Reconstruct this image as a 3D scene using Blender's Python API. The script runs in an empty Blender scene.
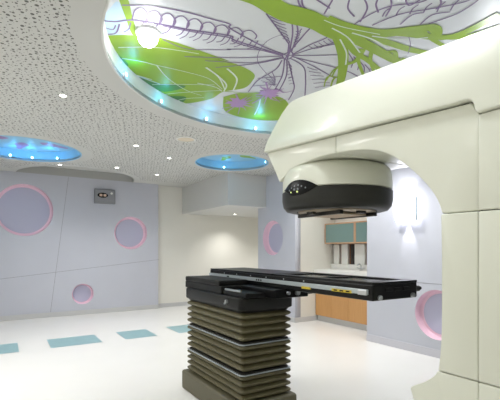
import bpy, bmesh, math, random
from mathutils import Vector, Matrix
random.seed(7)
S = bpy.context.scene
COL = S.collection
PI = math.pi

# ------------------------------------------------------------------ camera frame
EYE = 1.25; F = 400.0; HX, HY = 250.0, 250.0
CX, SX = 0.848, 0.530           # camera right = (CX,-SX), forward = (SX,CX)
n_ = math.hypot(CX, SX); CX /= n_; SX /= n_
def ray(px): return (px - HX) / F
def at_z(px, py, z):
    d = (z - EYE) * F / (HY - py); xc = ray(px) * d
    return Vector((xc * CX + d * SX, -xc * SX + d * CX, z))
def at_x(px, py, X):
    t = ray(px); Y = X * (CX - t * SX) / (SX + t * CX); d = SX * X + CX * Y
    return Vector((X, Y, EYE + (HY - py) / F * d))
def at_y(px, py, Y):
    t = ray(px); X = Y * (SX + t * CX) / (CX - t * SX); d = SX * X + CX * Y
    return Vector((X, Y, EYE + (HY - py) / F * d))

# ------------------------------------------------------------------ materials
def lin(c):
    return tuple(((v/255)/12.92 if v/255 <= .04045 else ((v/255+.055)/1.055)**2.4) for v in c) + (1,)
def mat(name, rgb, rough=.5, metal=0, emit=None, es=0, noise=0.0, nscale=20, bump=0.0, coat=0, trans=0, alpha=1):
    m = bpy.data.materials.new(name); m.use_nodes = True
    nt = m.node_tree; b = nt.nodes['Principled BSDF']
    b.inputs['Base Color'].default_value = lin(rgb)
    b.inputs['Roughness'].default_value = rough; b.inputs['Metallic'].default_value = metal
    if coat: b.inputs['Coat Weight'].default_value = coat
    if trans: b.inputs['Transmission Weight'].default_value = trans
    if alpha < 1: b.inputs['Alpha'].default_value = alpha
    if emit:
        b.inputs['Emission Color'].default_value = lin(emit); b.inputs['Emission Strength'].default_value = es
    if noise or bump:
        tc = nt.nodes.new('ShaderNodeTexCoord'); nz = nt.nodes.new('ShaderNodeTexNoise')
        nz.inputs['Scale'].default_value = nscale; nz.inputs['Detail'].default_value = 4
        nt.links.new(tc.outputs['Object'], nz.inputs['Vector'])
        if noise:
            mx = nt.nodes.new('ShaderNodeMix'); mx.data_type = 'RGBA'
            mx.inputs[6].default_value = lin(tuple(max(0, v*(1-noise)) for v in rgb))
            mx.inputs[7].default_value = lin(tuple(min(255, v*(1+noise)) for v in rgb))
            nt.links.new(nz.outputs['Fac'], mx.inputs[0]); nt.links.new(mx.outputs[2], b.inputs['Base Color'])
        if bump:
            bp = nt.nodes.new('ShaderNodeBump'); bp.inputs['Strength'].default_value = bump; bp.inputs['Distance'].default_value = .01
            nt.links.new(nz.outputs['Fac'], bp.inputs['Height']); nt.links.new(bp.outputs['Normal'], b.inputs['Normal'])
    return m
def wood(name, c1, c2, axis='Z', scale=9):
    m = mat(name, c1, .4); nt = m.node_tree; b = nt.nodes['Principled BSDF']
    tc = nt.nodes.new('ShaderNodeTexCoord'); mp = nt.nodes.new('ShaderNodeMapping')
    mp.inputs['Scale'].default_value = (6, 6, .5) if axis == 'Z' else (6, .5, 6)
    nz = nt.nodes.new('ShaderNodeTexNoise'); nz.inputs['Scale'].default_value = scale; nz.inputs['Detail'].default_value = 5
    mx = nt.nodes.new('ShaderNodeMix'); mx.data_type = 'RGBA'
    mx.inputs[6].default_value = lin(c1); mx.inputs[7].default_value = lin(c2)
    nt.links.new(tc.outputs['Object'], mp.inputs[0]); nt.links.new(mp.outputs[0], nz.inputs['Vector'])
    nt.links.new(nz.outputs['Fac'], mx.inputs[0]); nt.links.new(mx.outputs[2], b.inputs['Base Color'])
    return m

M = {}
M['lilac'] = mat('lilac_paint', (192, 194, 204), .55, noise=.015, nscale=3)
M['niche'] = mat('lilac_niche_paint', (184, 185, 207), .5)
M['pink'] = mat('pink_edge', (238, 204, 220), .5)  # one even pink for the niche rims
M['offwhite'] = mat('offwhite_paint', (226, 224, 216), .55, noise=.01, nscale=3)
M['white'] = mat('white_paint', (222, 222, 218), .5)
M['grey_paint'] = mat('grey_ceiling_paint', (205, 205, 202), .6)
M['base'] = mat('baseboard_grey', (196, 196, 196), .4)
M['base_lilac'] = mat('baseboard_lilac', (198, 197, 205), .4)
M['floor'] = mat('white_vinyl', (232, 231, 228), .22, noise=.012, nscale=2.2, bump=.02)
M['teal'] = mat('teal_vinyl', (134, 172, 178), .3, noise=.06, nscale=8)
M['gantry'] = mat('cream_fibreglass', (222, 223, 208), .32, noise=.008, nscale=4, coat=.15)
M['gantry_core'] = mat('gantry_core', (60, 58, 48), .7)
M['seam'] = mat('seam_grey', (120, 120, 128), .7)
M['head_black'] = mat('charcoal_plastic', (50, 50, 47), .4, noise=.05, nscale=30)
M['display'] = mat('display_black', (10, 10, 13), .3)
M['head_plate'] = mat('collimator_plate', (176, 160, 138), .35, metal=.3)
M['dark_metal'] = mat('dark_metal', (58, 56, 54), .35, metal=.7)
M['led'] = mat('display_led', (220, 230, 140), .4, emit=(225, 235, 150), es=.5)
M['mark'] = mat('display_marking', (120, 125, 130), .5)
M['black'] = mat('couch_black', (9, 9, 10), .35)
M['black_soft'] = mat('couch_carbon', (20, 20, 21), .3)
M['film'] = mat('couch_window_film', (52, 53, 56), .2)
M['steel'] = mat('brushed_steel', (190, 192, 194), .3, metal=.85)
M['rail'] = mat('rail_aluminium', (176, 184, 188), .32, metal=.5)
M['yellow'] = mat('yellow_scale', (205, 180, 45), .5)
M['bellows'] = mat('olive_bellows', (84, 79, 53), .55, noise=.08, nscale=15)
M['bellow_dark'] = mat('bellows_dark_gap', (40, 38, 32), .7)
M['ped_box'] = mat('pedestal_charcoal', (22, 22, 21), .45)
M['ped_base'] = mat('pedestal_base_olive', (88, 84, 64), .5, noise=.05, nscale=10)
M['wood'] = wood('beech_veneer', (204, 156, 100), (186, 136, 82))
M['wood_frame'] = wood('beech_frame', (198, 160, 128), (178, 138, 106), 'Y')
M['slot'] = mat('brown_board', (146, 98, 66), .6)
M['slot_black'] = mat('dark_board', (38, 34, 32), .6)
M['glass_green'] = mat('frosted_green_glass', (112, 138, 134), .3)
M['box_grey'] = mat('grey_metal_box', (138, 139, 143), .45, metal=.2)
M['box_face'] = mat('grey_box_face', (140, 141, 146), .5)
M['warm'] = mat('warm_indicator', (222, 190, 170), .4)
M['cream'] = mat('cream_grille', (222, 210, 188), .6)
M['lamp'] = mat('lamp_white', (255, 255, 255), .4, emit=(255, 252, 244), es=14)
M['fill_diffuser'] = mat('fill_diffuser_white', (255, 255, 255), .4, emit=(255, 253, 248), es=1.5)  # glowing face of the added fill panels
M['lamp_big'] = mat('lamp_recess', (255, 255, 255), .4, emit=(250, 253, 255), es=14)
M['lamp_cyan'] = mat('lamp_cyan', (210, 240, 255), .4, emit=(150, 225, 255), es=8)
M['sconce_glass'] = mat('sconce_glass', (245, 245, 255), .3, emit=(240, 240, 255), es=5)
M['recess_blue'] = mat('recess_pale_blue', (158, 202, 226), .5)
M['mural_bg'] = mat('mural_ground', (214, 217, 220), .45)
M['m_green'] = mat('mural_green', (142, 174, 40), .45)
M['m_dkgreen'] = mat('mural_dark_green', (70, 128, 66), .45)
M['m_purple'] = mat('mural_purple_line', (126, 106, 144), .45)
M['m_lav'] = mat('mural_lavender', (176, 140, 188), .45)
M['m_white'] = mat('mural_pale_vein', (216, 228, 214), .45)
M['m_blue'] = mat('mural_pale_blue', (190, 214, 232), .45)

# ------------------------------------------------------------------ mesh helpers
def box(bm, x0, x1, y0, y1, z0, z1):
    vs = [bm.verts.new((x, y, z)) for x in (x0, x1) for y in (y0, y1) for z in (z0, z1)]
    for f in ((0,1,3,2),(4,6,7,5),(0,4,5,1),(2,3,7,6),(0,2,6,4),(1,5,7,3)):
        bm.faces.new([vs[i] for i in f])
def prism_x(bm, pts, x0, x1):
    a = [bm.verts.new((x0, y, z)) for y, z in pts]; b = [bm.verts.new((x1, y, z)) for y, z in pts]
    bm.faces.new(a); bm.faces.new(b[::-1]); n = len(pts)
    for i in range(n):
        bm.faces.new([a[i], b[i], b[(i+1) % n], a[(i+1) % n]])
def lathe(bm, prof, cx, cy, n=48, cz=0):
    rings = []
    for r, z in prof:
        if r < 1e-6: rings.append([bm.verts.new((cx, cy, z+cz))])
        else: rings.append([bm.verts.new((cx + r*math.cos(2*PI*k/n), cy + r*math.sin(2*PI*k/n), z+cz)) for k in range(n)])
    for a, b in zip(rings, rings[1:]):
        for k in range(n):
            k2 = (k+1) % n
            if len(a) == 1 and len(b) == 1: continue
            if len(a) == 1: bm.faces.new([a[0], b[k], b[k2]])
            elif len(b) == 1: bm.faces.new([a[k], a[k2], b[0]])
            else: bm.faces.new([a[k], a[k2], b[k2], b[k]])
def cyl(bm, p0, p1, r, n=16):
    p0, p1 = Vector(p0), Vector(p1); d = (p1 - p0).normalized()
    u = d.orthogonal().normalized(); v = d.cross(u)
    A = [bm.verts.new(p0 + r*(u*math.cos(2*PI*k/n) + v*math.sin(2*PI*k/n))) for k in range(n)]
    B = [bm.verts.new(p1 + r*(u*math.cos(2*PI*k/n) + v*math.sin(2*PI*k/n))) for k in range(n)]
    bm.faces.new(A[::-1]); bm.faces.new(B)
    for k in range(n): bm.faces.new([A[k], A[(k+1) % n], B[(k+1) % n], B[k]])
def bm_new(): return bmesh.new()
def root_of(o):
    while o.parent: o = o.parent
    return o
def obj(name, bm, m, parent=None, bevel=0, seg=2, smooth=False):
    bmesh.ops.recalc_face_normals(bm, faces=bm.faces[:])
    if bevel:
        es = [e for e in bm.edges if len(e.link_faces) == 2 and e.calc_face_angle(0) > .5]
        bmesh.ops.bevel(bm, geom=es, offset=bevel, segments=seg, affect='EDGES', profile=.5, clamp_overlap=True)
    if parent:
        bmesh.ops.translate(bm, verts=bm.verts[:], vec=-Vector(root_of(parent).location))
    me = bpy.data.meshes.new(name); bm.to_mesh(me); bm.free()
    for mm in (m if isinstance(m, (list, tuple)) else [m]): me.materials.append(mm)
    if smooth:
        for p in me.polygons: p.use_smooth = True
        me.set_sharp_from_angle(angle=math.radians(38))
    o = bpy.data.objects.new(name, me); COL.objects.link(o)
    if parent: o.parent = parent
    return o
def tag(o, label, cat, group=None):
    o['label'] = label; o['category'] = cat
    if group: o['group'] = group
    return o
def thing(name, loc, label, cat, group=None):
    o = bpy.data.objects.new(name, None); COL.objects.link(o); o.location = loc; o.empty_display_size = .1
    return tag(o, label, cat, group)
def struct(o): o['kind'] = 'structure'; return o
def sbox(name, m, *b, bevel=0):
    bm = bm_new(); box(bm, *b); return struct(obj(name, bm, m, None, bevel))
def part_box(name, m, parent, *b, bevel=0, seg=2):
    bm = bm_new(); box(bm, *b); return obj(name, bm, m, parent, bevel, seg)
def circ(cx, cy, r, n=64, a0=0, a1=2*PI):
    return [(cx + r*math.cos(a0+(a1-a0)*k/n), cy + r*math.sin(a0+(a1-a0)*k/n)) for k in range(n if a1-a0 >= 2*PI-1e-6 else n+1)]
def plate(name, outer, holes, t, mp, m):
    """flat slab with holes; (u,v,w) mapped by mp, w in 0..t"""
    cu = bpy.data.curves.new('tmp', 'CURVE'); cu.dimensions = '2D'; cu.fill_mode = 'BOTH'; cu.extrude = t/2
    for pts in [outer] + holes:
        sp = cu.splines.new('POLY'); sp.points.add(len(pts)-1)
        for p, q in zip(sp.points, pts): p.co = (q[0], q[1], 0, 1)
        sp.use_cyclic_u = True
    to = bpy.data.objects.new('tmp', cu); COL.objects.link(to)
    dg = bpy.context.evaluated_depsgraph_get()
    me = bpy.data.meshes.new_from_object(to.evaluated_get(dg))
    bpy.data.objects.remove(to); bpy.data.curves.remove(cu)
    bm = bm_new(); bm.from_mesh(me); bpy.data.meshes.remove(me)
    for v in bm.verts: v.co = mp(v.co.x, v.co.y, v.co.z + t/2)
    bmesh.ops.remove_doubles(bm, verts=bm.verts[:], dist=1e-5)
    return obj(name, bm, m)

# ------------------------------------------------------------------ room constants
CEIL = 2.65; UP = 2.80
XL, XR = -1.5, 4.3; YF, YB = -1.9, 8.3
R1 = (2.25, 2.32, 1.725)         # big recess above the machine
R2 = (0.30, 6.42, 0.72)         # left blue recess
R3 = (3.17, 5.62, 0.58)         # middle blue recess
R4 = (1.28, YB, 1.04)           # half-round recess against the back wall

# floor with inlaid teal tiles (part of the floor's own surface)
bm = bm_new()
box(bm, XL-.1, 7.0, YF-.1, 8.6, -.06, 0)
for f in bm.faces: f.material_index = 0
for x0, x1 in ((-1.35, -.75), (-.45, .2), (.55, 1.18), (1.49, 1.95), (2.28, 2.9)):
    vs = [bm.verts.new(p) for p in ((x0, 5.66, .0012), (x1, 5.66, .0012), (x1, 6.23, .0012), (x0, 6.23, .0012))]
    f = bm.faces.new(vs); f.material_index = 1
struct(obj('floor', bm, [M['floor'], M['teal']]))

# ceiling: perforated board with holes
def ceil_material():
    m = mat('perforated_ceiling', (205, 205, 201), .7); nt = m.node_tree; b = nt.nodes['Principled BSDF']
    tc = nt.nodes.new('ShaderNodeTexCoord')
    def N(t, **k):
        n = nt.nodes.new(t)
        for a, v in k.items(): setattr(n, a, v)
        return n
    def math_(op, a, b2=None):
        n = N('ShaderNodeMath', operation=op)
        for i, v in enumerate((a, b2)):
            if v is None: continue
            if isinstance(v, (int, float)): n.inputs[i].default_value = v
            else: nt.links.new(v, n.inputs[i])
        return n.outputs[0]
    dots = None
    for sc, r0, r1, ang in ((21, .10, .24, .3), (30, .06, .15, .9)):
        mp = N('ShaderNodeMapping'); mp.inputs['Rotation'].default_value = (0, 0, ang)
        nt.links.new(tc.outputs['Object'], mp.inputs[0])
        v = N('ShaderNodeTexVoronoi', voronoi_dimensions='2D'); v.inputs['Scale'].default_value = sc; v.inputs['Randomness'].default_value = .55
        nt.links.new(mp.outputs[0], v.inputs['Vector'])
        sep = N('ShaderNodeSeparateColor'); nt.links.new(v.outputs['Color'], sep.inputs[0])
        rad = math_('ADD', math_('MULTIPLY', sep.outputs[0], r1-r0), r0)
        d = math_('LESS_THAN', v.outputs['Distance'], rad)
        dots = d if dots is None else math_('MAXIMUM', dots, d)
    sx = N('ShaderNodeSeparateXYZ'); nt.links.new(tc.outputs['Object'], sx.inputs[0])
    mask = None
    for cx, cy, r, mg in ((*R1, .19), (*R2, .16), (*R3, .14), (*R4, .12)):
        dx = math_('SUBTRACT', sx.outputs[0], cx); dy = math_('SUBTRACT', sx.outputs[1], cy)
        dd = math_('SQRT', math_('ADD', math_('MULTIPLY', dx, dx), math_('MULTIPLY', dy, dy)))
        k = math_('GREATER_THAN', dd, r + mg)
        mask = k if mask is None else math_('MULTIPLY', mask, k)
    mask = math_('MULTIPLY', mask, math_('LESS_THAN', sx.outputs[1], 7.95))
    fac = math_('MULTIPLY', dots, mask)
    mx = N('ShaderNodeMix', data_type='RGBA')
    mx.inputs[6].default_value = lin((205, 205, 201)); mx.inputs[7].default_value = lin((98, 98, 93))
    nt.links.new(fac, mx.inputs[0]); nt.links.new(mx.outputs[2], b.inputs['Base Color'])
    return m
for k_ in ('display', 'black', 'black_soft', 'ped_box', 'head_black'): M[k_].node_tree.nodes['Principled BSDF'].inputs['Specular IOR Level'].default_value = .22
M['ceil'] = ceil_material()
# outer outline is notched by the half-round recess
arc = circ(R4[0], YB, R4[2], 40, PI, 2*PI)     # from left to right, bulging into the room
outer = [(XL-.1, YF-.1), (5.6, YF-.1), (5.6, YB+.1), (R4[0]+R4[2], YB+.1)] + arc[::-1] + [(R4[0]-R4[2], YB+.1), (XL-.1, YB+.1)]
struct(plate('ceiling', outer, [circ(*R1, n=96), circ(*R2, n=64), circ(*R3, n=64)], .03, lambda u, v, w: (u, v, CEIL + w), M['ceil']))
def rim(name, cx, cy, r, a0=0, a1=2*PI, n=96, m=None):
    bm = bm_new(); full = a1-a0 >= 2*PI-1e-6
    prof = [(r, CEIL-.004), (r, UP+.01), (r+.014, UP+.01), (r+.014, CEIL-.004)]
    cols = []
    cnt = n if full else n+1
    for k in range(cnt):
        a = a0 + (a1-a0)*k/n
        cols.append([bm.verts.new((cx+q*math.cos(a), cy+q*math.sin(a), z)) for q, z in prof])
    for k in range(n):
        A, B = cols[k], cols[(k+1) % cnt]
        for i in range(4): bm.faces.new([A[i], B[i], B[(i+1) % 4], A[(i+1) % 4]])
    return struct(obj(name, bm, m or M['white'], smooth=True))
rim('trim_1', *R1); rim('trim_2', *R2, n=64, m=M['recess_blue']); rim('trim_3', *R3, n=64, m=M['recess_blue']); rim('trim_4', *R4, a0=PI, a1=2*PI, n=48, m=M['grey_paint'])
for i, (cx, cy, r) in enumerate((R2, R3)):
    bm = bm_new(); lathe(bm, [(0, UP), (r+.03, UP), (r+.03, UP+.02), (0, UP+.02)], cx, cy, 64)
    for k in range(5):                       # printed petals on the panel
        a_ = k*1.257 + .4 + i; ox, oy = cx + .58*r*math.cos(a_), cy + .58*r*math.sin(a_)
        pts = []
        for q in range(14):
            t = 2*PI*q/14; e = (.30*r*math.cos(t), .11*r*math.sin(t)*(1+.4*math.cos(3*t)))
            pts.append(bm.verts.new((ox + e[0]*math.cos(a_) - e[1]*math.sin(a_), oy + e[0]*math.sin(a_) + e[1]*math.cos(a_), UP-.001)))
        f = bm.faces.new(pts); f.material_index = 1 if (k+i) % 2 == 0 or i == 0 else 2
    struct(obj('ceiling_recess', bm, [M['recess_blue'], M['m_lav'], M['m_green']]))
sbox('ceiling_recess', M['grey_paint'], R4[0]-R4[2]-.05, R4[0]+R4[2]+.05, YB-R4[2]-.05, YB+.1, UP, UP+.02)

# ------------------------------------------------------------------ walls
sbox('trim_9', mat('recess_shade_grey', (172, 172, 170), .6), R4[0]-R4[2], R4[0]+R4[2], YB-.006, YB-.0005, CEIL+.001, UP)  # grey sheet that colours in the shade on the wall inside the recess
NB = []   # niches on the back wall: (x, z, r)
for px, py, rx in ((24.5, 210, 26.0), (131, 233, 16.3), (83, 294, 10.2)):
    p = at_y(px, py, YB); d = SX*p.x + CX*p.y
    NB.append((p.x, p.z, rx / F * d))
XC = 2.87
struct(plate('wall_back', [(XL-.1, 0), (XC, 0), (XC, UP), (XL-.1, UP)], [circ(x, z, r, 64) for x, z, r in NB], .122, lambda u, v, w: (u, YB + w, v), M['lilac']))
sbox('wall_passage', M['offwhite'], XL-.1, 7.0, YB+.125, YB+.25, 0, UP)
# right wall: far piece, near piece
YA0, YA1, YE = 3.83, 5.42, 6.58
pr = at_x(272.5, 238, XR); dd = SX*pr.x + CX*pr.y
NR1 = (pr.y, pr.z, 17.3/F*dd)
pr = at_x(437, 315, XR); dd = SX*pr.x + CX*pr.y
NR2 = (pr.y, pr.z, 25.0/F*dd)
struct(plate('wall_right_far', [(YA1, 0), (YE, 0), (YE, CEIL), (YA1, CEIL)], [circ(*NR1, n=64)], .122, lambda u, v, w: (XR + w, u, v), M['lilac']))
struct(plate('wall_right', [(YF, 0), (YA0, 0), (YA0, CEIL), (YF, CEIL)], [circ(*NR2, n=64)], .122, lambda u, v, w: (XR + w, u, v), M['lilac']))
sbox('wall_left', M['offwhite'], XL-.1, XL, YF, YB, 0, CEIL)
sbox('wall_front', M['offwhite'], XL-.1, XR, YF-.1, YF, 0, CEIL)
# alcove shell
sbox('wall_alcove_far', M['offwhite'], XR+.122, 5.55, YA1-.0, YA1+.1, 0, CEIL)
sbox('wall_alcove_near', M['offwhite'], XR+.122, 5.55, YA0-.1, YA0, 0, CEIL)
sbox('wall_alcove_back', M['offwhite'], 5.235, 5.55, YA0, YA1, 0, CEIL)
# passage shell (lowered ceiling over it is the bulkhead)
YBK = 6.30; XBK = 3.47; ZBK = 2.06
sbox('wall_passage_end', M['offwhite'], 6.9, 7.0, YE, YB+.125, 0, ZBK)
sbox('wall_passage_near', M['offwhite'], XR+.122, 6.9, YE-.1, YE, 0, ZBK)
bm = bm_new(); prism = [(XBK, YBK), (XR, YBK), (XR, YE), (7.0, YE), (7.0, YB+.125), (XBK, YB+.125)]
a = [bm.verts.new((x, y, ZBK)) for x, y in prism]; b = [bm.verts.new((x, y, CEIL)) for x, y in prism]
bm.faces.new(a); bm.faces.new(b[::-1])
for i in range(len(prism)): bm.faces.new([a[i], b[i], b[(i+1) % 6], a[(i+1) % 6]])
struct(obj('ceiling_bulkhead', bm, M['grey_paint']))
# skirtings
BH = .085
sbox('baseboard_back', M['base'], XL, XC, YB-.012, YB, 0, BH, bevel=.003)
sbox('baseboard_passage', M['base'], XC, 6.9, YB+.11, YB+.125, 0, BH, bevel=.003)
sbox('baseboard_right_far', M['base'], XR-.012, XR, YA1, YE, 0, BH, bevel=.003)
sbox('baseboard_right', M['base_lilac'], XR-.012, XR, YF, YA0, 0, BH+.01, bevel=.003)
sbox('baseboard_alcove', M['base'], XR, 4.80, YA1-.012, YA1, 0, BH, bevel=.003)
# panel joints in the lilac cladding: narrow grey strips
def joint_back(n, p0, p1, w=.005):
    a, c = at_y(*p0, YB), at_y(*p1, YB); d = Vector((c.x-a.x, 0, c.z-a.z)).normalized(); q = Vector((-d.z, 0, d.x)) * w/2
    bm = bm_new(); vs = []
    for y in (YB-.0008, YB+.004): vs.append([bm.verts.new((p.x+s*q.x, y, p.z+s*q.z)) for p, s in ((a, 1), (a, -1), (c, -1), (c, 1))])
    bm.faces.new(vs[0]); bm.faces.new(vs[1][::-1])
    for i in range(4): bm.faces.new([vs[0][i], vs[0][(i+1) % 4], vs[1][(i+1) % 4], vs[1][i]])
    struct(obj('trim_%d' % n, bm, M['seam']))
joint_back(5, (68.5, 177), (50.5, 312)); joint_back(6, (-60, 286.5), (159, 259.5))
def joint_right(n, y0, y1, z): sbox('trim_%d' % n, M['seam'], XR-.0008, XR+.004, y0, y1, z-.0025, z+.0025)
zr = at_x(436, 284, XR).z
joint_right(7, YF, YA0, zr); joint_right(8, YA1, YE, zr)

# round niches
def niche(name, kind, c, label):
    u, z, r = c
    if kind == 'back': org = (u, YB, z); mp = lambda a, b, w: (u+a, YB+w, z+b)
    else: org = (XR, u, z); mp = lambda a, b, w: (XR+w, u+a, z+b)
    t = thing(name, org, label, 'wall niche', 'round niches in the lilac walls')
    n = 64; bm = bm_new(); rs = []
    for rr, w in ((r-.0005, .0005), (r-.001, .06), (r-.003, .09), (r-.012, .106), (r-.06*min(1, r/.3), .112), (r+.004, .12), (r+.004, .0005)):
        rs.append([bm.verts.new(mp(rr*math.cos(2*PI*k/n), rr*math.sin(2*PI*k/n), w)) for k in range(n)])
    for i in range(7):
        A, B = rs[i], rs[(i+1) % 7]
        for k in range(n): bm.faces.new([A[k], A[(k+1) % n], B[(k+1) % n], B[k]])
    obj('rim', bm, M['pink'], t, smooth=True)['label'] = 'pink edge'
    bm = bm_new()
    A = [bm.verts.new(mp((r-.05*min(1, r/.3))*math.cos(2*PI*k/n), (r-.05*min(1, r/.3))*math.sin(2*PI*k/n), .104)) for k in range(n)]
    B = [bm.verts.new(mp((r-.05*min(1, r/.3))*math.cos(2*PI*k/n), (r-.05*min(1, r/.3))*math.sin(2*PI*k/n), .118)) for k in range(n)]
    bm.faces.new(A); bm.faces.new(B[::-1])
    for k in range(n): bm.faces.new([A[k], A[(k+1) % n], B[(k+1) % n], B[k]])
    obj('back_panel', bm, M['niche'], t)
niche('wall_niche', 'back', NB[0], 'largest round lilac niche with pink edge, at the far left of the back wall')
niche('wall_niche', 'back', NB[1], 'middle-sized round lilac niche with pink edge, lower right of the grey wall box')
niche('wall_niche', 'back', NB[2], 'smallest round pink-edged niche, low on the back wall above the baseboard')
niche('wall_niche', 'right', NR1, 'round pink-edged niche on the narrow lilac wall beside the passage')
niche('wall_niche', 'right', NR2, 'round pink-edged niche on the right wall half hidden by the cream gantry')

# ------------------------------------------------------------------ mural in the big recess
def build_mural():
    bm = bm_new()
    cx, cy, r = R1
    n = 96; a = [bm.verts.new((cx+(r+.02)*math.cos(2*PI*k/n), cy+(r+.02)*math.sin(2*PI*k/n), UP)) for k in range(n)]
    b = [bm.verts.new((v.co.x, v.co.y, UP+.02)) for v in a]
    bm.faces.new(a[::-1]); bm.faces.new(b)
    for k in range(n): bm.faces.new([a[k], a[(k+1) % n], b[(k+1) % n], b[k]])
    def P(px, py): p = at_z(px, py, UP); return Vector((p.x, p.y))
    def clampc(p):
        q = p - Vector((cx, cy))
        return Vector((cx, cy)) + q*((r+.01)/q.length) if q.length > r+.01 else p
    def smooth(pts, k=6):
        out = []
        for i in range(len(pts)-1):
            p0 = pts[max(i-1, 0)]; p1 = pts[i]; p2 = pts[i+1]; p3 = pts[min(i+2, len(pts)-1)]
            for j in range(k):
                t = j/k
                out.append(.5*((2*p1)+(p2-p0)*t+(2*p0-5*p1+4*p2-p3)*t*t+(3*p1-p0-3*p2+p3)*t**3))
        out.append(pts[-1]); return out
    cnt = [0]
    def fill(pts, mi, lay):
        w = [clampc(p) for p in smooth([P(*q) for q in pts + [pts[0]]], 5)[:-1]]
        cnt[0] += 1; z = UP - .0008*lay - .000012*cnt[0]
        vs = [bm.verts.new((p.x, p.y, z)) for p in w]
        f = bm.faces.new(vs); f.material_index = mi
    def line(pts, w, mi, lay, w2=None):
        q = smooth([P(*p) for p in pts]); cnt[0] += 1; z = UP - .0008*lay - .000012*cnt[0]; prev = None
        w2 = w if w2 is None else w2
        for i, p in enumerate(q):
            d = (q[min(i+1, len(q)-1)] - q[max(i-1, 0)]); d = d.normalized() if d.length > 0 else Vector((1, 0))
            nn = Vector((-d.y, d.x)); ww = (w + (w2-w)*i/(len(q)-1))/2
            if (p-Vector((cx, cy))).length > r+.01: prev = None; continue
            c = (bm.verts.new((p.x+nn.x*ww, p.y+nn.y*ww, z)), bm.verts.new((p.x-nn.x*ww, p.y-nn.y*ww, z)))
            if prev:
                f = bm.faces.new([prev[0], prev[1], c[1], c[0]]); f.material_index = mi
            prev = c
    A = lambda *L: [(100+u/3.846, v/3.846) for u, v in L]
    C = lambda *L: [(200+u/3.846, v/3.846) for u, v in L]
    D = lambda *L: [(300+u/2.5, v/2.5) for u, v in L]
    E = lambda *L: [(280+u/3.125, v/3.125) for u, v in L]
    G, K, V, L_, W, B = 1, 2, 3, 4, 5, 6
    pw = .0115
    # left: pale blue patch and stalk
    fill(A((15, 60), (40, 30), (75, 10), (120, 120), (20, 130)), B, 1)
    fill(A((70, -10), (106, -6), (124, 60), (142, 130), (122, 128), (96, 60)), G, 3)
    # the big leaf with dark bands
    fill(A((10, 137), (100, 134), (230, 145), (340, 178), (430, 210), (500, 235)) + C((70, 226), (150, 250), (205, 280), (206, 304), (170, 338), (90, 352), (40, 380), (-60, 398), (-190, 395), (-310, 340)) , G, 2)
    fill(A((28, 262), (110, 276), (210, 318), (330, 330), (250, 352), (150, 330), (60, 290)), K, 3)
    fill(A((20, 160), (60, 200), (110, 250), (60, 262), (24, 215)), K, 3)
    fill(A((150, 340), (240, 366), (330, 372), (300, 400), (220, 398)), K, 3)
    line(A((62, 268), (120, 282), (230, 322)), .035, B, 4, .012)
    line(A((40, 225), (90, 262), (130, 300)), .03, B, 4, .01)
    line(C((0, 340), (60, 346), (120, 352), (180, 356), (260, 354)), .02, G, 4, .01)
    fill(A((100, 345), (190, 352), (300, 378), (220, 382), (140, 372)), K, 3)
    for q, w in ((A((70, 181), (200, 180), (300, 192), (380, 205)), .012), (A((28, 215), (150, 233), (220, 250), (330, 275), (420, 302), (470, 342)), .012),
                 (A((218, 250), (262, 300), (330, 345), (390, 366)), .011), (A((130, 325), (290, 323), (440, 325)), .012), (A((180, 372), (300, 356), (470, 346)), .013),
                 (A((408, 258), (455, 292), (486, 325), (476, 350)), .02), (C((22, 258), (72, 296), (96, 345)), .018), (C((104, 262), (142, 302), (128, 346)), .02),
                 (C((-10, 318), (60, 334), (84, 350)), .014), (C((100, 352), (170, 356), (250, 352)), .01), (A((65, 270), (130, 285), (200, 305)), .02),
                 (A((280, 390), (330, 378), (400, 374)), .014)):
        line(q, w, W, 4, w*.6)
    fill(C((90, 372), (160, 356), (250, 360), (330, 385), (345, 440), (300, 462), (200, 458), (100, 430)), G, 2)
    line(C((210, 440), (225, 410), (232, 380)), .014, W, 4)
    # lavender splashes
    for (ux, uy, rr, k) in ((238, 103, 13, 12), (269, 93, 12, 13)):
        pts = []
        for i in range(2*k):
            a_ = PI*i/k; q = rr*(.78 if i % 2 == 0 else .5)*(.6+.7*random.random())
            pts.append((ux + 1.5*q*math.cos(a_), uy + .62*q*math.sin(a_)))
        w = [clampc(P(*p)) for p in pts]
        vs = [bm.verts.new((p.x, p.y, UP-.0049)) for p in w]
        f = bm.faces.new(vs); f.material_index = L_
    for q in (((226, 112), (238, 104), (252, 96)), ((252, 103), (262, 97), (272, 84)), ((262, 90), (270, 93), (286, 92)), ((270, 97), (276, 100), (290, 98)), ((230, 98), (238, 101), (246, 110)), ((222, 108), (232, 106), (246, 100)), ((226, 100), (240, 104), (254, 107)), ((256, 96), (268, 95), (284, 88)), ((260, 86), (268, 92), (280, 102)), ((266, 82), (268, 92), (264, 104)), ((276, 88), (284, 92), (294, 90)), ((236, 94), (240, 104), (238, 114))):
        line(list(q), .018, L_, 5, .006)
    # long purple leaf on the left: outline, rib, loops
    line(A((84, 18), (200, 22), (330, 45), (430, 72), (500, 92)) + C((120, 110), (240, 176), (320, 206)), pw*1.1, V, 3)
    line(A((10, 78), (60, 82), (130, 76), (250, 95), (350, 114), (500, 136)) + C((130, 152), (230, 184), (320, 210)), pw*1.3, V, 3)
    line(A((240, 98), (350, 120), (500, 144)) + C((130, 160), (230, 190), (320, 214)), pw, V, 3)
    line(A((240, 150), (330, 186), (420, 190), (500, 190)) + C((110, 188), (230, 191), (320, 210)), pw, V, 3)
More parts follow.
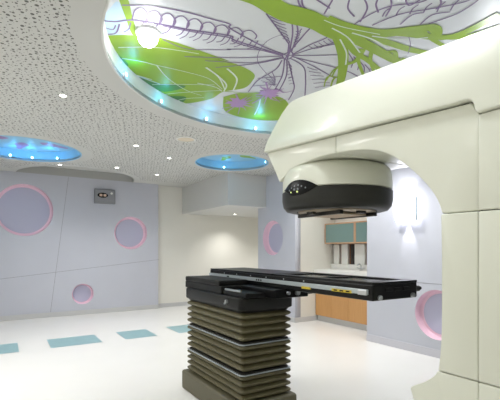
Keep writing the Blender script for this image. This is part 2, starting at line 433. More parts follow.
    for k in range(9):
        x = 130 + 52*k; y = 76 + 8.2*k + (k > 4)*3
        h = 46 - 2.2*k
        line(A((x-6, y+2), (x+4, y-h*.8), (x+34, y-h), (x+56, y-h*.35), (x+50, y+4)), pw*.9, V, 3)
        line(A((x+40, y+8), (x+25, y+28), (x+5, y+38-k)), pw*.8, V, 3)
        if k > 2: line(A((x+62, y+10), (x+45, y+34), (x+20, y+50-k)), pw*.7, V, 3)
    line(A((15, 130), (60, 126), (75, 90)), pw, V, 3); line(A((20, 105), (50, 112), (60, 95)), pw*.8, V, 3); line(A((92, 122), (110, 110), (118, 85)), pw*.8, V, 3)
    # radiating veins
    for q in (C((-60, 216), (0, 218), (150, 221), (320, 214)), C((20, 232), (200, 240), (320, 218)), C((60, 258), (210, 244), (320, 222)),
              C((345, 192), (356, 130), (354, 84)), C((352, 196), (375, 130), (372, 90)), C((254, 50), (300, 110), (342, 168)), C((432, 98), (400, 132), (356, 184)),
              C((356, 208), (420, 172), (500, 132)) + D((60, 20 + 26)), C((356, 210), (430, 186), (520, 168), (600, 160)), C((356, 212), (440, 212), (560, 208)),
              C((356, 215), (430, 250), (520, 300)), C((352, 216), (440, 238), (560, 270), (620, 300)), C((346, 222), (398, 256), (406, 310), (402, 390)),
              C((325, 226), (316, 290), (285, 348)), C((334, 226), (332, 290), (306, 344)), C((315, 230), (290, 266), (222, 308), (186, 352)), C((340, 232), (356, 300), (362, 340), (340, 384)),
              C((222, 300), (270, 296), (312, 292)), C((200, 330), (250, 326), (296, 322)), C((340, 300), (352, 296), (358, 300))):
        line(q, pw, V, 3)
    for q in (C((318, 208), (330, 204), (348, 196), (358, 208), (350, 220), (330, 228), (318, 216), (318, 208)), C((320, 206), (336, 212), (356, 210)), C((345, 190), (338, 206), (326, 228)), C((354, 184), (342, 206), (334, 230)), C((342, 168), (338, 200))):
        line(q, pw, V, 3)
    line(C((322, 128), (262, 154), (226, 198), (224, 240), (256, 282)), .005, V, 3)
    for k in range(7):
        line(C((412+6*k, 256+16*k), (432+10*k, 264+13*k), (452+12*k, 268+12*k)), pw*.8, V, 3)
        line(C((270+8*k, 62+14*k), (300+7*k, 76+13*k), (326+3*k, 80+14*k)), pw*.7, V, 3)
        line(C((234+7*k, 308-6*k+14*(k % 2)), (262+4*k, 318-4*k), (290, 330-4*k)), pw*.6, V, 3)
        line(C((392-4*k, 108+11*k), (380-3*k, 120+10*k), (368-2*k, 118+11*k)), pw*.7, V, 3)
        line(C((330+2*k, 250+12*k), (345+2*k, 246+12*k), (352+k, 256+11*k)), pw*.6, V, 3)
        line(C((420+18*k, 176-7*k), (440+18*k, 186-6*k), (470+16*k, 180-7*k)), pw*.6, V, 3)
    for q in (C((375, -20), (380, 10), (390, 24)), C((392, -10), (396, 20), (420, 40)), C((500, 30), (470, 10), (440, -10)),
              D((86, -10), (72, 14), (60, 34)), D((226, -10), (228, 14), (214, 40)), D((262, -10), (272, 12), (300, -2)),
              D((132, 62), (176, 34), (226, 14), (300, 4), (330, -10)), D((180, 62), (250, 34), (330, 20), (400, 6), (440, -8)),
              D((322, 58), (390, 34), (430, 10), (450, -6)), D((150, 54), (168, 20), (160, -6)), D((250, 60), (280, 36), (310, 30)), D((300, 60), (330, 36), (376, 28)),
              D((136, 40), (120, 20), (124, -4)), D((196, 30), (190, 10), (196, -6)), D((340, 22), (352, 8), (350, -6))):
        line(q, pw, V, 3)
    for k in range(6):
        line(D((120+14*k, 130+10*k), (132+14*k, 150+8*k), (128+16*k, 168+6*k)), pw*.8, V, 3)
        line(D((206+34*k, 40-3*k), (214+34*k, 26-3*k), (228+34*k, 18-4*k)), pw*.8, V, 3)
    # green band and vine network on the right
    fill(C((120, -12), (200, 14), (260, 50), (330, 84), (420, 106), (470, 132), (520, 150)) + D((108, 84), (96, 56), (60, 38), (30, 24)) + C((340, 12), (280, -12)), G, 4)
    for q, w, w2 in ((D((60, 50), (120, 70), (200, 82), (290, 72), (332, 68), (342, 84), (330, 94)), .11, .05), (D((200, 80), (270, 84), (340, 92), (400, 84), (500, 34)), .05, .06),
                     (D((300, 86), (400, 92), (500, 62)), .05, .03), (D((70, 60), (96, 90), (108, 140), (104, 190), (92, 232)), .09, .05),
                     (D((100, 80), (170, 112), (240, 150), (300, 170)), .09, .06), (D((150, 82), (230, 108), (290, 126), (360, 136)), .06, .05),
                     (D((120, 100), (140, 130), (170, 150), (220, 190)), .06, .03), (D((112, 160), (140, 150), (160, 120)), .04, .03), (D((150, 120), (146, 150), (160, 190)), .03, .02),
                     (D((180, 124), (176, 150), (186, 180)), .03, .02), (D((210, 130), (236, 128), (240, 150)), .03, .03), (D((300, 74), (350, 108), (380, 118)), .04, .02),
                     (D((102, 190), (84, 196), (76, 220)), .02, .01), (D((104, 196), (70, 190), (60, 216)), .014, .008), (D((110, 170), (86, 172), (66, 200)), .014, .008), (D((108, 160), (92, 168), (80, 190)), .02, .01),
                     (D((250, 146), (300, 160), (340, 150)), .05, .03)):
        line(q, w*1.2, G, 4, w2*1.25)
    for q, w in ((D((80, 68), (120, 92), (150, 130)), .012), (D((130, 80), (180, 96), (220, 118)), .014), (D((180, 88), (250, 96), (320, 92)), .014), (D((100, 96), (116, 130), (114, 160)), .012), (D((60, 48), (110, 66), (200, 84)), .008)):
        line(q, w, W, 5)
    line(D((272, 90), (276, 110), (270, 132)), .005, V, 5)
    o = obj('ceiling_mural', bm, [M['mural_bg'], M['m_green'], M['m_dkgreen'], M['m_purple'], M['m_lav'], M['m_white'], M['m_blue']])
    # obj() recalculates normals; shading is two-sided so nothing else is needed
    return tag(o, 'round ceiling mural of green leaves, vines and purple line-drawn petals', 'mural')
build_mural()

# ------------------------------------------------------------------ lights as fixtures
def lamp(kind, name, loc, power, color=(1, 1, 1), size=.05, rot=None, spot=None, sy=None, blend=.6):
    l = bpy.data.lights.new(name, kind); l.energy = power; l.color = color
    if kind == 'AREA':
        l.shape = 'RECTANGLE' if sy else 'DISK'; l.size = size
        if sy: l.size_y = sy
    else: l.shadow_soft_size = size
    if kind == 'SPOT': l.spot_size = math.radians(spot or 110); l.spot_blend = blend
    o = bpy.data.objects.new(name, l); COL.objects.link(o); o.location = loc
    if rot: o.rotation_euler = rot
    return o
WARM = (1, .985, .955); COOL = (.93, .97, 1)
DL = [((63, 95.5), 'downlight in the perforated ceiling, nearest to the mural on its left'),
      ((60, 164.5), 'downlight just beside the right end of the left blue recess'),
      ((117, 167.5), 'downlight at the edge of the half-round recess above the grey wall box'),
      ((136, 145.5), 'downlight in the perforated ceiling left of the round cream grille'),
      ((169, 158), 'downlight in the perforated ceiling directly below the cream grille in view'),
      ((157, 174.5), 'farthest downlight, close to the corner where lilac wall turns off-white')]
def downlight(p, label, power, z=CEIL, r=.028):
    t = thing('downlight', (p.x, p.y, z), label, 'downlight', 'small ceiling downlights')
    bm = bm_new(); lathe(bm, [(r, z+.01), (r, z-.004), (r+.010, z-.004), (r+.010, z+.001)], p.x, p.y, 32)
    obj('trim_ring', bm, M['white'], t, smooth=True)
    bm = bm_new(); lathe(bm, [(0, z-.002), (r, z-.002), (r, z+.012), (0, z+.012)], p.x, p.y, 32)
    obj('lamp_lens', bm, M['lamp'], t)
    lamp('SPOT', 'downlight_beam', (p.x, p.y, z-.02), power, WARM, .04, (0, 0, 0), 125, blend=.9)
for (px, py), lab in DL: downlight(at_z(px, py, CEIL), lab, 36)
downlight(Vector((4.5, 7.85, ZBK)), 'downlight under the lowered bulkhead washing the off-white passage wall', 50, ZBK)
downlight(Vector((3.72, 3.45, CEIL)), 'added unseen downlight near the square wall light, hidden above the gantry arm', 75)  # unseen downlights here and below, added to brighten the right wall and floor
downlight(Vector((3.72, 2.3, CEIL)), 'added unseen downlight by the right wall, hidden behind the gantry', 75)
downlight(Vector((3.75, 4.85, CEIL)), 'added unseen downlight in front of the wooden cabinets, hidden behind the gantry nose', 55)
downlight(Vector((5.9, 7.4, ZBK)), 'added unseen downlight deep in the passage under the lowered bulkhead, hidden round the corner', 70, ZBK)  # unseen, added to lift the passage wall
downlight(Vector((4.6, 4.75, CEIL)), 'downlight over the wooden cabinets in the alcove', 26)
# bright lamps in the mural
def recess_lamp(x, y, label, power):
    t = thing('recess_lamp', (x, y, UP), label, 'ceiling lamp', 'round lamps on the mural')
    bm = bm_new(); lathe(bm, [(.085, UP-.006), (.085, UP-.03), (.072, UP-.034), (.07, UP-.006)], x, y, 40); obj('housing', bm, M['white'], t, smooth=True)
    bm = bm_new(); lathe(bm, [(.066, UP-.01), (.072, UP-.045), (.065, UP-.08), (.042, UP-.105), (0, UP-.116)], x, y, 40); obj('lens', bm, M['lamp_big'], t, smooth=True)
    lamp('POINT', 'recess_lamp_light', (x, y, UP-.19), power, COOL, .08)
p = at_z(148, 30, UP)
recess_lamp(p.x, p.y, 'large glaring round lamp on the ceiling mural over the green stalk', 3.5)
recess_lamp(3.25, 1.62, 'added unseen round mural lamp hidden above the gantry body', 9)  # this lamp and the next are unseen, added to brighten mural and gantry
recess_lamp(1.25, 1.15, 'added unseen round mural lamp nearest the viewpoint, above the picture edge', 13)
# cyan spots in the recesses (a lamp on the inside of each rim)
def cyan(cx, cy, r, ang, label, power, col=(.12, .62, 1), group='cyan recess spots', z=None, off=.07):
    a = math.radians(ang); z = z or CEIL+.045
    c = Vector((cx+(r-.012)*math.cos(a), cy+(r-.012)*math.sin(a), z)); u = Vector((-math.cos(a), -math.sin(a), 0))
    t = thing('rim_spot', c, label, 'recess spot', group)
    bm = bm_new(); cyl(bm, c+u*-.012, c+u*.012, .022); obj('housing', bm, M['white'], t)
    bm = bm_new(); cyl(bm, c+u*.011, c+u*.016, .016); obj('lens', bm, M['lamp_cyan'], t)
    q = c + u*off + Vector((0, 0, .02))
    lamp('POINT', 'rim_spot_light', q, power, col, .03)
def angle_to(cx, cy, px, py): p = at_z(px, py, CEIL+.05); return math.degrees(math.atan2(p.y-cy, p.x-cx))
g = 'cyan spots around the mural recess'
cyan(*R1, angle_to(R1[0], R1[1], 258, 126), 'cyan spot in the mural recess rim next to the gantry tip', 1.0, (.1, .55, 1), g, off=.14)
cyan(*R1, angle_to(R1[0], R1[1], 165, 100), 'cyan spot in the mural recess rim below the dark green leaf bands', .45, (.05, .6, .9), g)
cyan(*R1, angle_to(R1[0], R1[1], 117, 74), 'cyan spot in the mural recess rim at its far left', .7, (.08, .55, 1), g)
cyan(*R1, angle_to(R1[0], R1[1], 210, 117), 'cyan spot in the mural recess rim above the middle blue recess', .3, (.1, .6, 1), g)
g = 'cyan spots in the left blue recess'
for px, lab in ((32, 'brightest cyan spot inside the left blue recess'), (55, 'cyan spot toward the right end of the left blue recess'), (6, 'cyan spot inside the left blue recess at the picture edge')):
    cyan(*R2, angle_to(R2[0], R2[1], px, 157), lab, .75, (.06, .5, 1), g, off=.2)
cyan(*R2, 250, 'cyan spot on the near side of the left blue recess', .75, (.06, .5, 1), g, off=.2)
g = 'cyan spots in the middle blue recess'
for ang, lab in ((75, 'cyan spot at the back of the middle blue recess'), (160, 'cyan spot at the left end of the middle blue recess'), (-20, 'cyan spot at the right end of the middle blue recess'), (250, 'cyan spot on the near side of the middle blue recess')):
    cyan(*R3, ang, lab, .4, (.06, .55, 1), g, off=.16)
# round grille
p = at_z(186, 139, CEIL)
t = thing('ceiling_grille', (p.x, p.y, CEIL), 'round cream speaker grille in the perforated ceiling below the mural', 'grille')
bm = bm_new(); lathe(bm, [(.125, CEIL+.002), (.125, CEIL-.01), (.105, CEIL-.012), (.105, CEIL+.002)], p.x, p.y, 48); obj('ring', bm, M['white'], t, smooth=True)
bm = bm_new(); lathe(bm, [(.105, CEIL-.004), (.07, CEIL-.008), (0, CEIL-.01)], p.x, p.y, 48); obj('mesh', bm, M['cream'], t, smooth=True)
# unseen fill panels added for brightness behind and left of the viewpoint
def fill_panel(x, y, sx, sy, power, label):
    t = thing('fill_light', (x, y, CEIL), label, 'ceiling light', 'added rectangular fill lights')
    bm = bm_new(); box(bm, x-sx/2-.03, x+sx/2+.03, y-sy/2-.03, y+sy/2+.03, CEIL-.02, CEIL-.001); obj('frame', bm, M['white'], t, .004)
    bm = bm_new(); box(bm, x-sx/2, x+sx/2, y-sy/2, y+sy/2, CEIL-.026, CEIL-.018); obj('fill_diffuser', bm, M['fill_diffuser'], t)
    lamp('AREA', 'fill_light_beam', (x, y, CEIL-.03), power, (1, .99, .975), sx, (0, 0, 0), sy=sy)
fill_panel(-.75, 1.2, .6, 1.2, 10, 'added unseen rectangular fill light left of the viewpoint, outside the picture')
fill_panel(-.75, 4.4, .6, 1.2, 45, 'added unseen rectangular fill light near the left wall, outside the picture')
fill_panel(.4, -.7, 1.2, .6, 10, 'added unseen rectangular fill light behind the viewpoint, outside the picture')

# ------------------------------------------------------------------ grey wall box
p0 = at_y(94, 189, YB); p1 = at_y(114.5, 204, YB)
x0, x1, z1, z0 = p0.x, p1.x, p0.z, p1.z-.01
t = thing('wall_box', ((x0+x1)/2, YB, z0), 'grey rectangular device box with dark oval window high on the lilac back wall', 'wall box')
bm = bm_new(); box(bm, x0, x1, YB-.07, YB, z0, z1); obj('housing', bm, M['box_grey'], t, .006)
bm = bm_new(); box(bm, x0+.02, x1-.02, YB-.078, YB-.068, z0+.05, z1-.02); obj('face_plate', bm, M['box_face'], t, .004)
cx, cz = x0+.38*(x1-x0), z0+.57*(z1-z0)
bm = bm_new(); n = 32
A_ = [bm.verts.new((cx+.10*math.cos(2*PI*k/n), YB-.084, cz+.05*math.sin(2*PI*k/n))) for k in range(n)]
B_ = [bm.verts.new((v.co.x, YB-.072, v.co.z)) for v in A_]
bm.faces.new(A_); bm.faces.new(B_[::-1])
for k in range(n): bm.faces.new([A_[k], A_[(k+1) % n], B_[(k+1) % n], B_[k]])
ov = obj('oval_window', bm, M['display'], t)
for dx in (-.035, .04): part_box('indicator', M['warm'], ov, cx+dx-.026, cx+dx+.026, YB-.09, YB-.083, cz-.022, cz+.022, bevel=.003)
bm = bm_new(); cyl(bm, (x1-.075, YB-.09, z1-.075), (x1-.075, YB-.075, z1-.075), .022); obj('knob', bm, M['white'], t)

# ------------------------------------------------------------------ sconce on the right wall
p = at_x(405.5, 209.5, XR-.07); sy_, sz_ = p.y, p.z
t = thing('wall_sconce', (XR, sy_, sz_), 'square frosted glass wall light glowing on the right wall', 'wall light')
part_box('back_plate', M['steel'], t, XR-.012, XR, sy_-.05, sy_+.05, sz_-.06, sz_+.06, bevel=.003)
part_box('glass_shade', M['sconce_glass'], t, XR-.075, XR-.065, sy_-.15, sy_+.15, sz_-.145, sz_+.145, bevel=.003)
part_box('bracket', M['steel'], t, XR-.065, XR-.012, sy_-.012, sy_+.012, sz_-.012, sz_+.012)
for s in (-1, 1): part_box('edge_clip', M['glass_green'], t, XR-.078, XR-.062, sy_+s*.152-.004, sy_+s*.152+.004, sz_-.145, sz_+.145)
bm = bm_new(); cyl(bm, (XR-.04, sy_-.06, sz_+.03), (XR-.04, sy_+.06, sz_+.03), .012); obj('bulb', bm, M['lamp'], t)
lamp('POINT', 'sconce_glow', (XR-.05, sy_, sz_+.165), 1.2, (.97, .96, 1), .02)
lamp('SPOT', 'sconce_down', (XR-.05, sy_, sz_-.15), 7, (.97, .96, 1), .02, (0, math.radians(-12), 0), 50, blend=.5)
lamp('SPOT', 'sconce_up', (XR-.05, sy_, sz_+.15), 7, (.97, .96, 1), .02, (0, math.radians(-170), 0), 80, blend=.6)

# ------------------------------------------------------------------ alcove kitchenette
XF = 4.75
t = thing('base_cabinet', (5.15, (YA0+YA1)/2, 0), 'long beech wood base cabinet with plain doors in the alcove', 'cabinet')
part_box('carcass', M['wood'], t, XF+.02, 5.23, YA0+.005, YA1-.015, .1, .80)
part_box('plinth', M['base'], t, XF+.05, 5.23, YA0+.005, YA1-.015, 0, .1)
dw = (YA1-.015-YA0-.005)/4
for i in range(4):
    y1 = YA1-.015-i*dw; y0 = y1-dw
    d = part_box('door', M['wood'], t, XF, XF+.02, y0+.002, y1-.002, .105, .795, bevel=.002)
    part_box('handle', M['steel'], d, XF-.018, XF-.008, (y0+.03 if i % 2 == 0 else y1-.05), (y0+.05 if i % 2 == 0 else y1-.03), .65, .77, bevel=.003)
bm = bm_new(); box(bm, XF-.03, 5.23, YA0+.002, YA1-.003, .802, .91)
tag(obj('worktop', bm, M['white'], None, .006), 'white worktop lying on the beech base cabinet in the alcove', 'worktop')
bm = bm_new(); box(bm, 5.12, 5.232, YA0+.004, YA1-.004, .911, 1.0)
tag(obj('ledge', bm, M['white'], None, .004), 'white raised ledge along the back of the alcove worktop', 'ledge')
# back board with white upright panels in front of it
bm = bm_new(); box(bm, 5.212, 5.232, YA0+.01, YA1-.01, 1.001, 1.355)
tag(obj('back_board', bm, M['slot'], None), 'brown board showing in the gaps between the white upright panels', 'board')
def y_at(px, X): return at_x(px, 250, X).y
edges = [(338.8, 333.5), (347.6, 341.2), (364.6, 354.4), (378, 367.2)]
labs = ['leftmost white upright panel standing on the alcove ledge', 'white upright panel between the two brown gaps above the ledge', 'white upright panel right of the black gap under the glass cabinet', 'white upright panel hidden mostly by the right wall edge above the ledge']
for (a_, b_), lab in zip(edges, labs):
    ya, yb = y_at(a_, 5.155), y_at(b_, 5.155)
    bm = bm_new(); box(bm, 5.155, 5.206, max(ya, YA0+.01), yb, 1.001, 1.352)
    tag(obj('upright_panel', bm, M['white'], None, .006), lab, 'panel', 'white panels on the ledge')
ya, yb = y_at(354.0, 5.18), y_at(350.6, 5.18)
bm = bm_new(); box(bm, 5.18, 5.209, ya, yb, 1.001, 1.35)
tag(obj('black_strip', bm, M['slot_black'], None), 'narrow black upright strip between white panels on the ledge', 'strip')
# wall cabinet with frosted doors
XU = 4.96
t = thing('wall_cabinet', (5.2, 4.65, 1.36), 'wall cabinet with frosted green glass doors in beech frames', 'cabinet')
part_box('carcass', M['wood_frame'], t, XU+.02, 5.23, 3.96, 5.40, 1.36, 1.72)
for i in range(2):
    y1 = 5.40-i*.721; y0 = y1-.719
    bm = bm_new(); fw = .022
    box(bm, XU, XU+.02, y0, y1, 1.36, 1.36+fw); box(bm, XU, XU+.02, y0, y1, 1.72-fw, 1.72)
    box(bm, XU, XU+.02, y0, y0+fw, 1.36+fw, 1.72-fw); box(bm, XU, XU+.02, y1-fw, y1, 1.36+fw, 1.72-fw)
    d = obj('door_frame', bm, M['wood_frame'], t)
    part_box('glass_pane', M['glass_green'], d, XU+.006, XU+.014, y0+fw, y1-fw, 1.36+fw, 1.72-fw)
# tap
p = at_x(361, 272, 5.05)
t = thing('tap', (5.05, p.y, .91), 'chrome swan-neck tap on the alcove worktop beside the right wall edge', 'tap')
bm = bm_new(); cyl(bm, (5.05, p.y, .91), (5.05, p.y, .925), .025); obj('base', bm, M['steel'], t)
bm = bm_new(); prev = None
pts = [(5.05, .925), (5.05, .99), (5.04, 1.01), (5.02, 1.02), (4.98, 1.015), (4.96, .995)]
for q0, q1 in zip(pts, pts[1:]): cyl(bm, (q0[0], p.y, q0[1]), (q1[0], p.y, q1[1]), .011, 12)
obj('spout', bm, M['steel'], t)
for s in (-1, 1):
    bm = bm_new(); cyl(bm, (5.05, p.y+s*.02, .94), (5.045, p.y+s*.085, .955), .009, 10); obj('lever', bm, M['steel'], t)

# ------------------------------------------------------------------ treatment machine (gantry)
GX0, GX1 = 1.55, 2.25
ISO = (1.89, 1.946)
g = thing('radiotherapy_machine', (1.9, .6, 0), 'large cream C-shaped radiotherapy gantry with round black-ringed head above the couch', 'machine')
def gpanel(name, pts, x0=GX0, x1=GX1, bev=.006, m='gantry', seg=3, parent=None):
    bm = bm_new(); prism_x(bm, pts, x0, x1)
    return obj(name, bm, M[m], parent or g, bev, seg, smooth=True)
def spl(pts, k=5):
    P = [Vector(p) for p in pts]; out = []
    for i in range(len(P)-1):
        p0 = P[max(i-1, 0)]; p1 = P[i]; p2 = P[i+1]; p3 = P[min(i+2, len(P)-1)]
        for j in range(k):
            u = j/k
            q = .5*((2*p1)+(p2-p0)*u+(2*p0-5*p1+4*p2-p3)*u*u+(3*p1-p0-3*p2+p3)*u**3); out.append((q.x, q.y))
    out.append(tuple(P[-1])); return out
def sp(px, py, X=GX0): q = at_x(px, py, X); return (q.y, q.z)
YV = .835; YR = .22; ZS = 1.40; ZL = .745; gp = .0018; gv = .0004
trim0 = sp(265.5, 152.5); 
def ztrim(Y): return 1.827 + (Y-.866)*(trim0[1]-1.827)/(trim0[0]-.866)
arch = spl([sp(278, 182), sp(289, 169.5), sp(302, 163), sp(318, 156.5), sp(336, 152.5), sp(360, 149.5), sp(380, 151.5), sp(399, 161), sp(421, 180), sp(434.5, 198), (.99, ZS+gp)], 5)
YS = 1.612
def arch_split(side):
    out = []
    for a_, b_ in zip(arch, arch[1:]):
        if (a_[0] >= YS+gp) if side == 'front' else (a_[0] <= YS-gp): out.append(a_)
    if side == 'back': out.append(arch[-1])
    return out
def arch_z(Y):
    for a_, b_ in zip(arch, arch[1:]):
        if b_[0] <= Y <= a_[0]: return a_[1] + (Y-a_[0])*(b_[1]-a_[1])/(b_[0]-a_[0]+1e-9)
    return arch[0][1]
front = [(trim0[0], trim0[1]-gp)] + arch_split('front') + [(YS+gp, arch_z(YS)), (YS+gp, ztrim(YS)-gp)]
gpanel('arm_nose_panel', front, GX0+.012, GX1-.012)
back = [(YS-gp, ztrim(YS)-gp), (YS-gp, arch_z(YS))] + arch_split('back') + [(YV+gv, ZS+gp), (YV+gv, 1.77), (.866, ztrim(.866)-gp)]
gpanel('arm_side_panel', back, GX0+.012, GX1-.012)
gpanel('rear_upper_panel', [(YV-gv, 1.77-gp), (YV-gv, ZS+gp), (YR, ZS+gp), (YR, 1.77-gp)])
inner = spl([(.988, ZS-gp), (.985, 1.2), (.985, 1.0), sp(440.5, 346), (1.0, ZL+gp)], 4)
gpanel('column_panel', [(YV+gv, ZS-gp)] + inner + [(YV+gv, ZL+gp)])
gpanel('rear_column_panel', [(YV-gv, ZS-gp), (YV-gv, ZL+gp), (YR, ZL+gp), (YR, ZS-gp)])
foot = spl([(1.004, ZL-gp), (1.02, .718), sp(424, 382), sp(411, 387), (1.125, .61), (1.10, .52), (1.07, .3), (1.05, .02)], 4)
gpanel('foot_panel', [(YV+gv, ZL-gp)] + foot + [(YV+gv, .02)])
gpanel('rear_foot_panel', [(YV-gv, ZL-gp), (YV-gv, .02), (YR, .02), (YR, ZL-gp)])
# upper cover, overhanging the panels below by a small lip
top = spl([(trim0[0]+.006, trim0[1]+.0), sp(268.5, 140), sp(275, 122.5, 1.57), sp(283.5, 108.5, 1.60), sp(293.5, 100, 1.613), sp(312, 93, 1.613)], 4) + [sp(500, 24, 1.613), (YR, 2.06)]
low = [(YR, 1.77+gp), (YV-.004, 1.77+gp)] + spl([(YV+.006, 1.785), (.85, 1.818), (.875, 1.833), (.93, ztrim(.93)+.003)], 4) + [(1.4, ztrim(1.4)+.003), (trim0[0]-.004, trim0[1]-.004)]
tc = gpanel('top_cover', top + low, GX0-.014, GX1+.014, bev=.03, seg=4)
for v in tc.data.vertices:
    yw, zw, xw = v.co.y+g.location.y, v.co.z+g.location.z, v.co.x+g.location.x-1.9
    k = max(0, min(1, (zw - ztrim(max(.9, yw)) - .06)/.22)); v.co.x -= math.copysign(.075*k, xw) if abs(xw) > .1 else 0
# dark structure behind the panel joints
core = [(p_[0]-.03 if i == 0 else p_[0], p_[1]+.02) for i, p_ in enumerate(arch)]
gpanel('inner_frame', [(2.22, 1.93)] + [(min(y, 2.1), z+.015) for y, z in arch[3:-1]] + [(.975, ZS), (.97, .9), (.985, ZL), (.97, .06), (YR+.02, .06), (YR+.02, 1.98), (.9, 1.98)], GX0+.03, GX1-.03, bev=0, m='gantry_core')
# fixed stand behind the rotating part
bm = bm_new(); box(bm, 1.25, 2.55, -.75, .212, 0, 2.1); obj('stand', bm, M['gantry'], g, .06, 4, smooth=True)
# head
hx, hy = ISO; HR = .353
bm = bm_new(); lathe(bm, [(0, 1.86), (.20, 1.86), (.23, 1.806), (.28, 1.792), (.318, 1.778), (.340, 1.758), (HR-.003, 1.728), (HR, 1.69), (HR, 1.634), (HR-.006, 1.629), (0, 1.629)], hx, hy, 72)
head = obj('head_cover', bm, M['gantry'], g, smooth=True)
bm = bm_new(); lathe(bm, [(0, 1.628), (HR-.01, 1.628), (HR+.003, 1.622), (HR+.003, 1.57), (HR-.005, 1.53), (HR-.025, 1.506), (HR-.055, 1.499), (.26, 1.499), (.255, 1.508), (0, 1.508)], hx, hy, 72)
ring = obj('head_ring', bm, M['head_black'], g, smooth=True); ring['label'] = 'charcoal lower ring of the head'
bm = bm_new(); lathe(bm, [(0, 1.507), (.25, 1.507), (.25, 1.495), (.24, 1.491), (0, 1.491)], hx, hy, 48)
obj('collimator_plate', bm, M['head_plate'], g, smooth=True)
for s in (-1, 1):
    part_box('tray_rail', M['dark_metal'], g, hx+s*.15-.015, hx+s*.15+.015, hy-.2, hy+.2, 1.468, 1.4915, bevel=.003)
part_box('tray', M['head_plate'], g, hx-.13, hx+.13, hy-.14, hy+.14, 1.474, 1.484, bevel=.002)
part_box('latch', M['dark_metal'], g, hx-.03, hx+.03, hy-.23, hy-.2, 1.475, 1.4915, bevel=.003)
part_box('latch', M['dark_metal'], g, hx-.23, hx-.2, hy-.03, hy+.03, 1.475, 1.4915, bevel=.003)
def on_head(ang, z, r): a = math.radians(ang); return (hx+r*math.cos(a), hy+r*math.sin(a), z)
base_ang = math.degrees(math.atan2(-hy, -hx)) % 360
EA = base_ang - 41; EW = 23.0; EZ = 1.629; EH = .046
bm = bm_new(); nu, nv = 24, 8; outs = []
for lay, rr in ((0, HR+.010), (1, HR-.01)):
    gridv = []
    for i in range(nu+1):
        u = -1+2*i/nu; hw = max(1-abs(u)**2.1, .0)*1.0+.03
        gridv.append([bm.verts.new(on_head(EA-EW*u, EZ+EH*hw*(-1+2*j/nv), rr - (.006*((-1+2*j/nv)**2) if lay == 0 else 0))) for j in range(nv+1)])
    outs.append(gridv)
    for i in range(nu):
        for j in range(nv): bm.faces.new([gridv[i][j], gridv[i+1][j], gridv[i+1][j+1], gridv[i][j+1]])
for i in range(nu):
    for j in (0, nv): bm.faces.new([outs[0][i][j], outs[0][i+1][j], outs[1][i+1][j], outs[1][i][j]])
for i in (0, nu):
    for j in range(nv): bm.faces.new([outs[0][i][j], outs[0][i][j+1], outs[1][i][j+1], outs[1][i][j]])
disp = obj('display', bm, M['display'], g, smooth=True); disp['label'] = 'black eye-shaped status display'
for u, z, m_, s in ((-.35, 1.606, 'led', .005), (.06, 1.604, 'led', .006), (-.3, 1.632, 'mark', .005), (-.1, 1.640, 'mark', .005), (.12, 1.642, 'mark', .005), (.3, 1.634, 'mark', .005), (-.45, 1.620, 'mark', .005), (.5, 1.622, 'mark', .005), (-.12, 1.620, 'mark', .007), (.1, 1.620, 'mark', .007)):
    a_ = EA + EW*u; c = Vector(on_head(a_, z, HR+.009)); n2 = Vector((math.cos(math.radians(a_)), math.sin(math.radians(a_)), 0))
    bm = bm_new(); cyl(bm, c-n2*.002, c+n2*.003, s, 12); obj('indicator', bm, M[m_], disp)

# ------------------------------------------------------------------ couch and pedestal
BX0, BX1, BY0, BY1 = 1.43, 1.875, 2.40, 3.37
c = thing('treatment_couch', (1.63, 2.89, 0), 'black narrow treatment couch on an olive concertina pedestal under the gantry head', 'treatment couch')
part_box('base', M['ped_base'], c, 1.395, 1.905, 2.37, 3.405, 0, .17, bevel=.02, seg=3)
part_box('base_label', M['white'], c, 1.60, 1.68, 2.366, 2.371, .10, .15)
def rrect(x0, x1, y0, y1, r, n=4):
    pts = []
    for cx_, cy_, a0 in ((x1-r, y1-r, 0), (x0+r, y1-r, 90), (x0+r, y0+r, 180), (x1-r, y0+r, 270)):
        for k in range(n+1):
            a_ = math.radians(a0+90*k/n); pts.append((cx_+r*math.cos(a_), cy_+r*math.sin(a_)))
    return pts
def stack(bm, levels, x0, x1, y0, y1, r):
    rings = []
    for off, z in levels: rings.append([bm.verts.new((x, y, z)) for x, y in rrect(x0+off, x1-off, y0+off, y1-off, r)])
    n = len(rings[0])
    for a_, b_ in zip(rings, rings[1:]):
        for k in range(n): bm.faces.new([a_[k], a_[(k+1) % n], b_[(k+1) % n], b_[k]])
    bm.faces.new(rings[0][::-1]); bm.faces.new(rings[-1])
zs = [.172, .383, .598, .818]
for i in range(3):
    z0, z1 = zs[i], zs[i+1]-.016
    nf = 4; lv = []; h = (z1-z0)/nf
    for k in range(nf):
        lv += [(.032, z0+k*h), (.004, z0+(k+.32)*h), (0, z0+(k+.5)*h), (.004, z0+(k+.68)*h)]
    lv.append((.032, z1))
    bm = bm_new(); stack(bm, lv, BX0, BX1, BY0, BY1, .02)
    obj('bellows', bm, M['bellows'], c, smooth=False)
    if i < 2:
        bm = bm_new(); stack(bm, [(.012, z1-.001), (.012, z1+.008)], BX0, BX1, BY0, BY1, .035); obj('spacer', bm, M['bellow_dark'], c)
        bm = bm_new(); stack(bm, [(-.003, z1-.006), (-.003, z1-.0005)], BX0, BX1, BY0, BY1, .035); obj('edge_strip', bm, M['rail'], c)
bm = bm_new(); stack(bm, [(.012, .802), (.0, .818), (-.010, .822), (-.014, .828), (-.014, .905), (-.008, .912)], BX0, BX1, BY0, BY1, .05); obj('top_frame', bm, M['ped_box'], c, smooth=True)
part_box('slide_block', M['ped_box'], c, 1.43, 2.03, 2.70, 3.40, .913, .972, bevel=.006)
part_box('rear_cover', M['ped_box'], c, 1.43, 1.69, 2.74, 3.40, .972, 1.012, bevel=.008)
part_box('cross_slide', M['black'], c, 1.44, 2.05, 2.36, 2.69, .913, .945, bevel=.006)
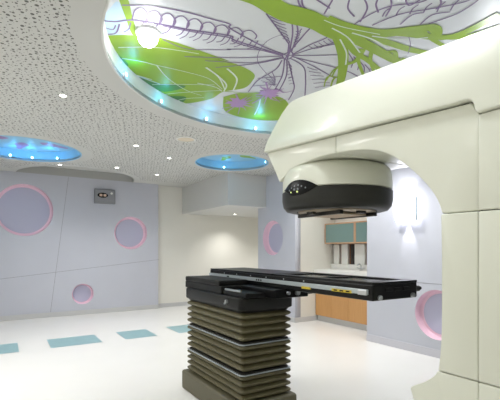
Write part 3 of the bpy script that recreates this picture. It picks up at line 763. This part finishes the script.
part_box('carriage', M['black'], c, 1.60, 1.90, 2.24, 2.70, .913, .974, bevel=.006)
bm = bm_new(); cyl(bm, (1.455, 2.45, .952), (1.455, 2.68, .952), .008); hb = obj('handle_bar', bm, M['steel'], c)
for yy in (2.46, 2.67):
    bm = bm_new(); cyl(bm, (1.455, yy, .912), (1.455, yy, .952), .005); obj('post', bm, M['steel'], hb)
for xx, rr in ((1.78, .018), (1.70, .012)):
    bm = bm_new(); cyl(bm, (xx, 2.205, .95), (xx, 2.225, .95), rr); obj('knob', bm, M['steel'], c)
bm = bm_new(); cyl(bm, (1.40, 2.58, .872), (1.42, 2.58, .872), .014); cyl(bm, (1.40, 2.60, .856), (1.42, 2.60, .856), .008); obj('key_switch', bm, M['steel'], c)
# couch top
TX0, TX1, TY0, TY1 = 1.70, 2.08, 1.473, 3.44
top_ = part_box('couch_top', M['black'], c, TX0, TX1, TY0, TY1, .972, 1.062, bevel=.008)
part_box('carbon_panel', M['black_soft'], top_, TX0+.002, TX1-.002, 2.42, TY1-.003, 1.062, 1.075, bevel=.003)
for b_ in ((TX0, TX0+.05, TY0, 2.40), (TX1-.05, TX1, TY0, 2.40)): part_box('frame_bar', M['black'], top_, *b_, 1.060, 1.075, bevel=.003)
for y0, y1 in ((TY0, TY0+.07), (1.93, 1.97), (2.34, 2.40)): part_box('cross_bar', M['black'], top_, TX0+.05, TX1-.05, y0, y1, 1.060, 1.074, bevel=.003)
for y0, y1 in ((TY0+.072, 1.928), (1.972, 2.338)): part_box('window_film', M['film'], top_, TX0+.052, TX1-.052, y0, y1, 1.061, 1.065)
for x0, x1 in ((TX0-.008, TX0), (TX1, TX1+.008)):
    r_ = part_box('side_rail', M['rail'], c, x0, x1, TY0+.03, TY1+.005, 1.006, 1.034, bevel=.002)
    if x0 < TX0:
        for yy, w in ((1.70, .16), (2.02, .085)):
            s_ = part_box('yellow_scale', M['yellow'], r_, TX0-.0095, TX0-.0005, yy-w/2, yy+w/2, .996 if w < .1 else 1.004, 1.011 if w < .1 else 1.020)
            if w > .1:
                for k in range(3): part_box('scale_mark', M['black'], s_, TX0-.0105, TX0-.009, yy-.066+.05*k, yy-.038+.05*k, 1.008, 1.016)
        for yy in (2.55, 2.58, 2.61, 3.06, 3.08): part_box('rail_mark', M['black'], r_, TX0-.009, TX0-.0075, yy-.009, yy+.009, 1.013, 1.026)
        part_box('rail_end', M['steel'], r_, TX0-.012, TX0-.0005, TY0+.035, TY0+.10, 1.002, 1.03, bevel=.003)
for k in range(6):
    bm = bm_new(); yy = 2.05+.22*k; cyl(bm, (TX0-.003, yy, 1.045), (TX0+.002, yy, 1.045), .005, 10); obj('screw', bm, M['steel'], top_)
for x in (TX0+.05, TX1-.05):
    bm = bm_new(); cyl(bm, (x, TY0-.014, .990), (x, TY0+.002, .990), .013, 20); cyl(bm, (x, TY0-.018, .990), (x, TY0-.012, .990), .008, 14); obj('end_knob', bm, M['steel'], c)
for k in range(3): part_box('end_slot', M['black_soft'], top_, TX0+.10+.075*k, TX0+.155+.075*k, TY0-.004, TY0+.001, 1.02, 1.04, bevel=.0015)
bm = bm_new(); cyl(bm, (TX1-.002, TY0+.02, 1.022), (TX1+.035, TY0+.02, 1.022), .018, 20); cyl(bm, (TX1+.035, TY0+.02, 1.022), (TX1+.055, TY0+.02, 1.022), .011, 16); obj('lock_knob', bm, M['dark_metal'], c)

# ------------------------------------------------------------------ camera, world, view
w = bpy.data.worlds.new('World'); S.world = w; w.use_nodes = True
w.node_tree.nodes['Background'].inputs[0].default_value = (.8, .85, .9, 1); w.node_tree.nodes['Background'].inputs[1].default_value = .05
cam = bpy.data.cameras.new('camera'); co = bpy.data.objects.new('camera', cam); COL.objects.link(co)
cam.sensor_fit = 'HORIZONTAL'; cam.sensor_width = 36; cam.lens = 36*F/500; cam.shift_y = (HY-200)/500; cam.clip_start = .05
co.location = (0, 0, EYE); co.rotation_euler = (PI/2, 0, -math.atan2(SX, CX))
S.camera = co
S.view_settings.view_transform = 'Standard'; S.view_settings.look = 'None'; S.view_settings.gamma = 1; S.view_settings.use_curve_mapping = False
S.view_settings.exposure = 0.22
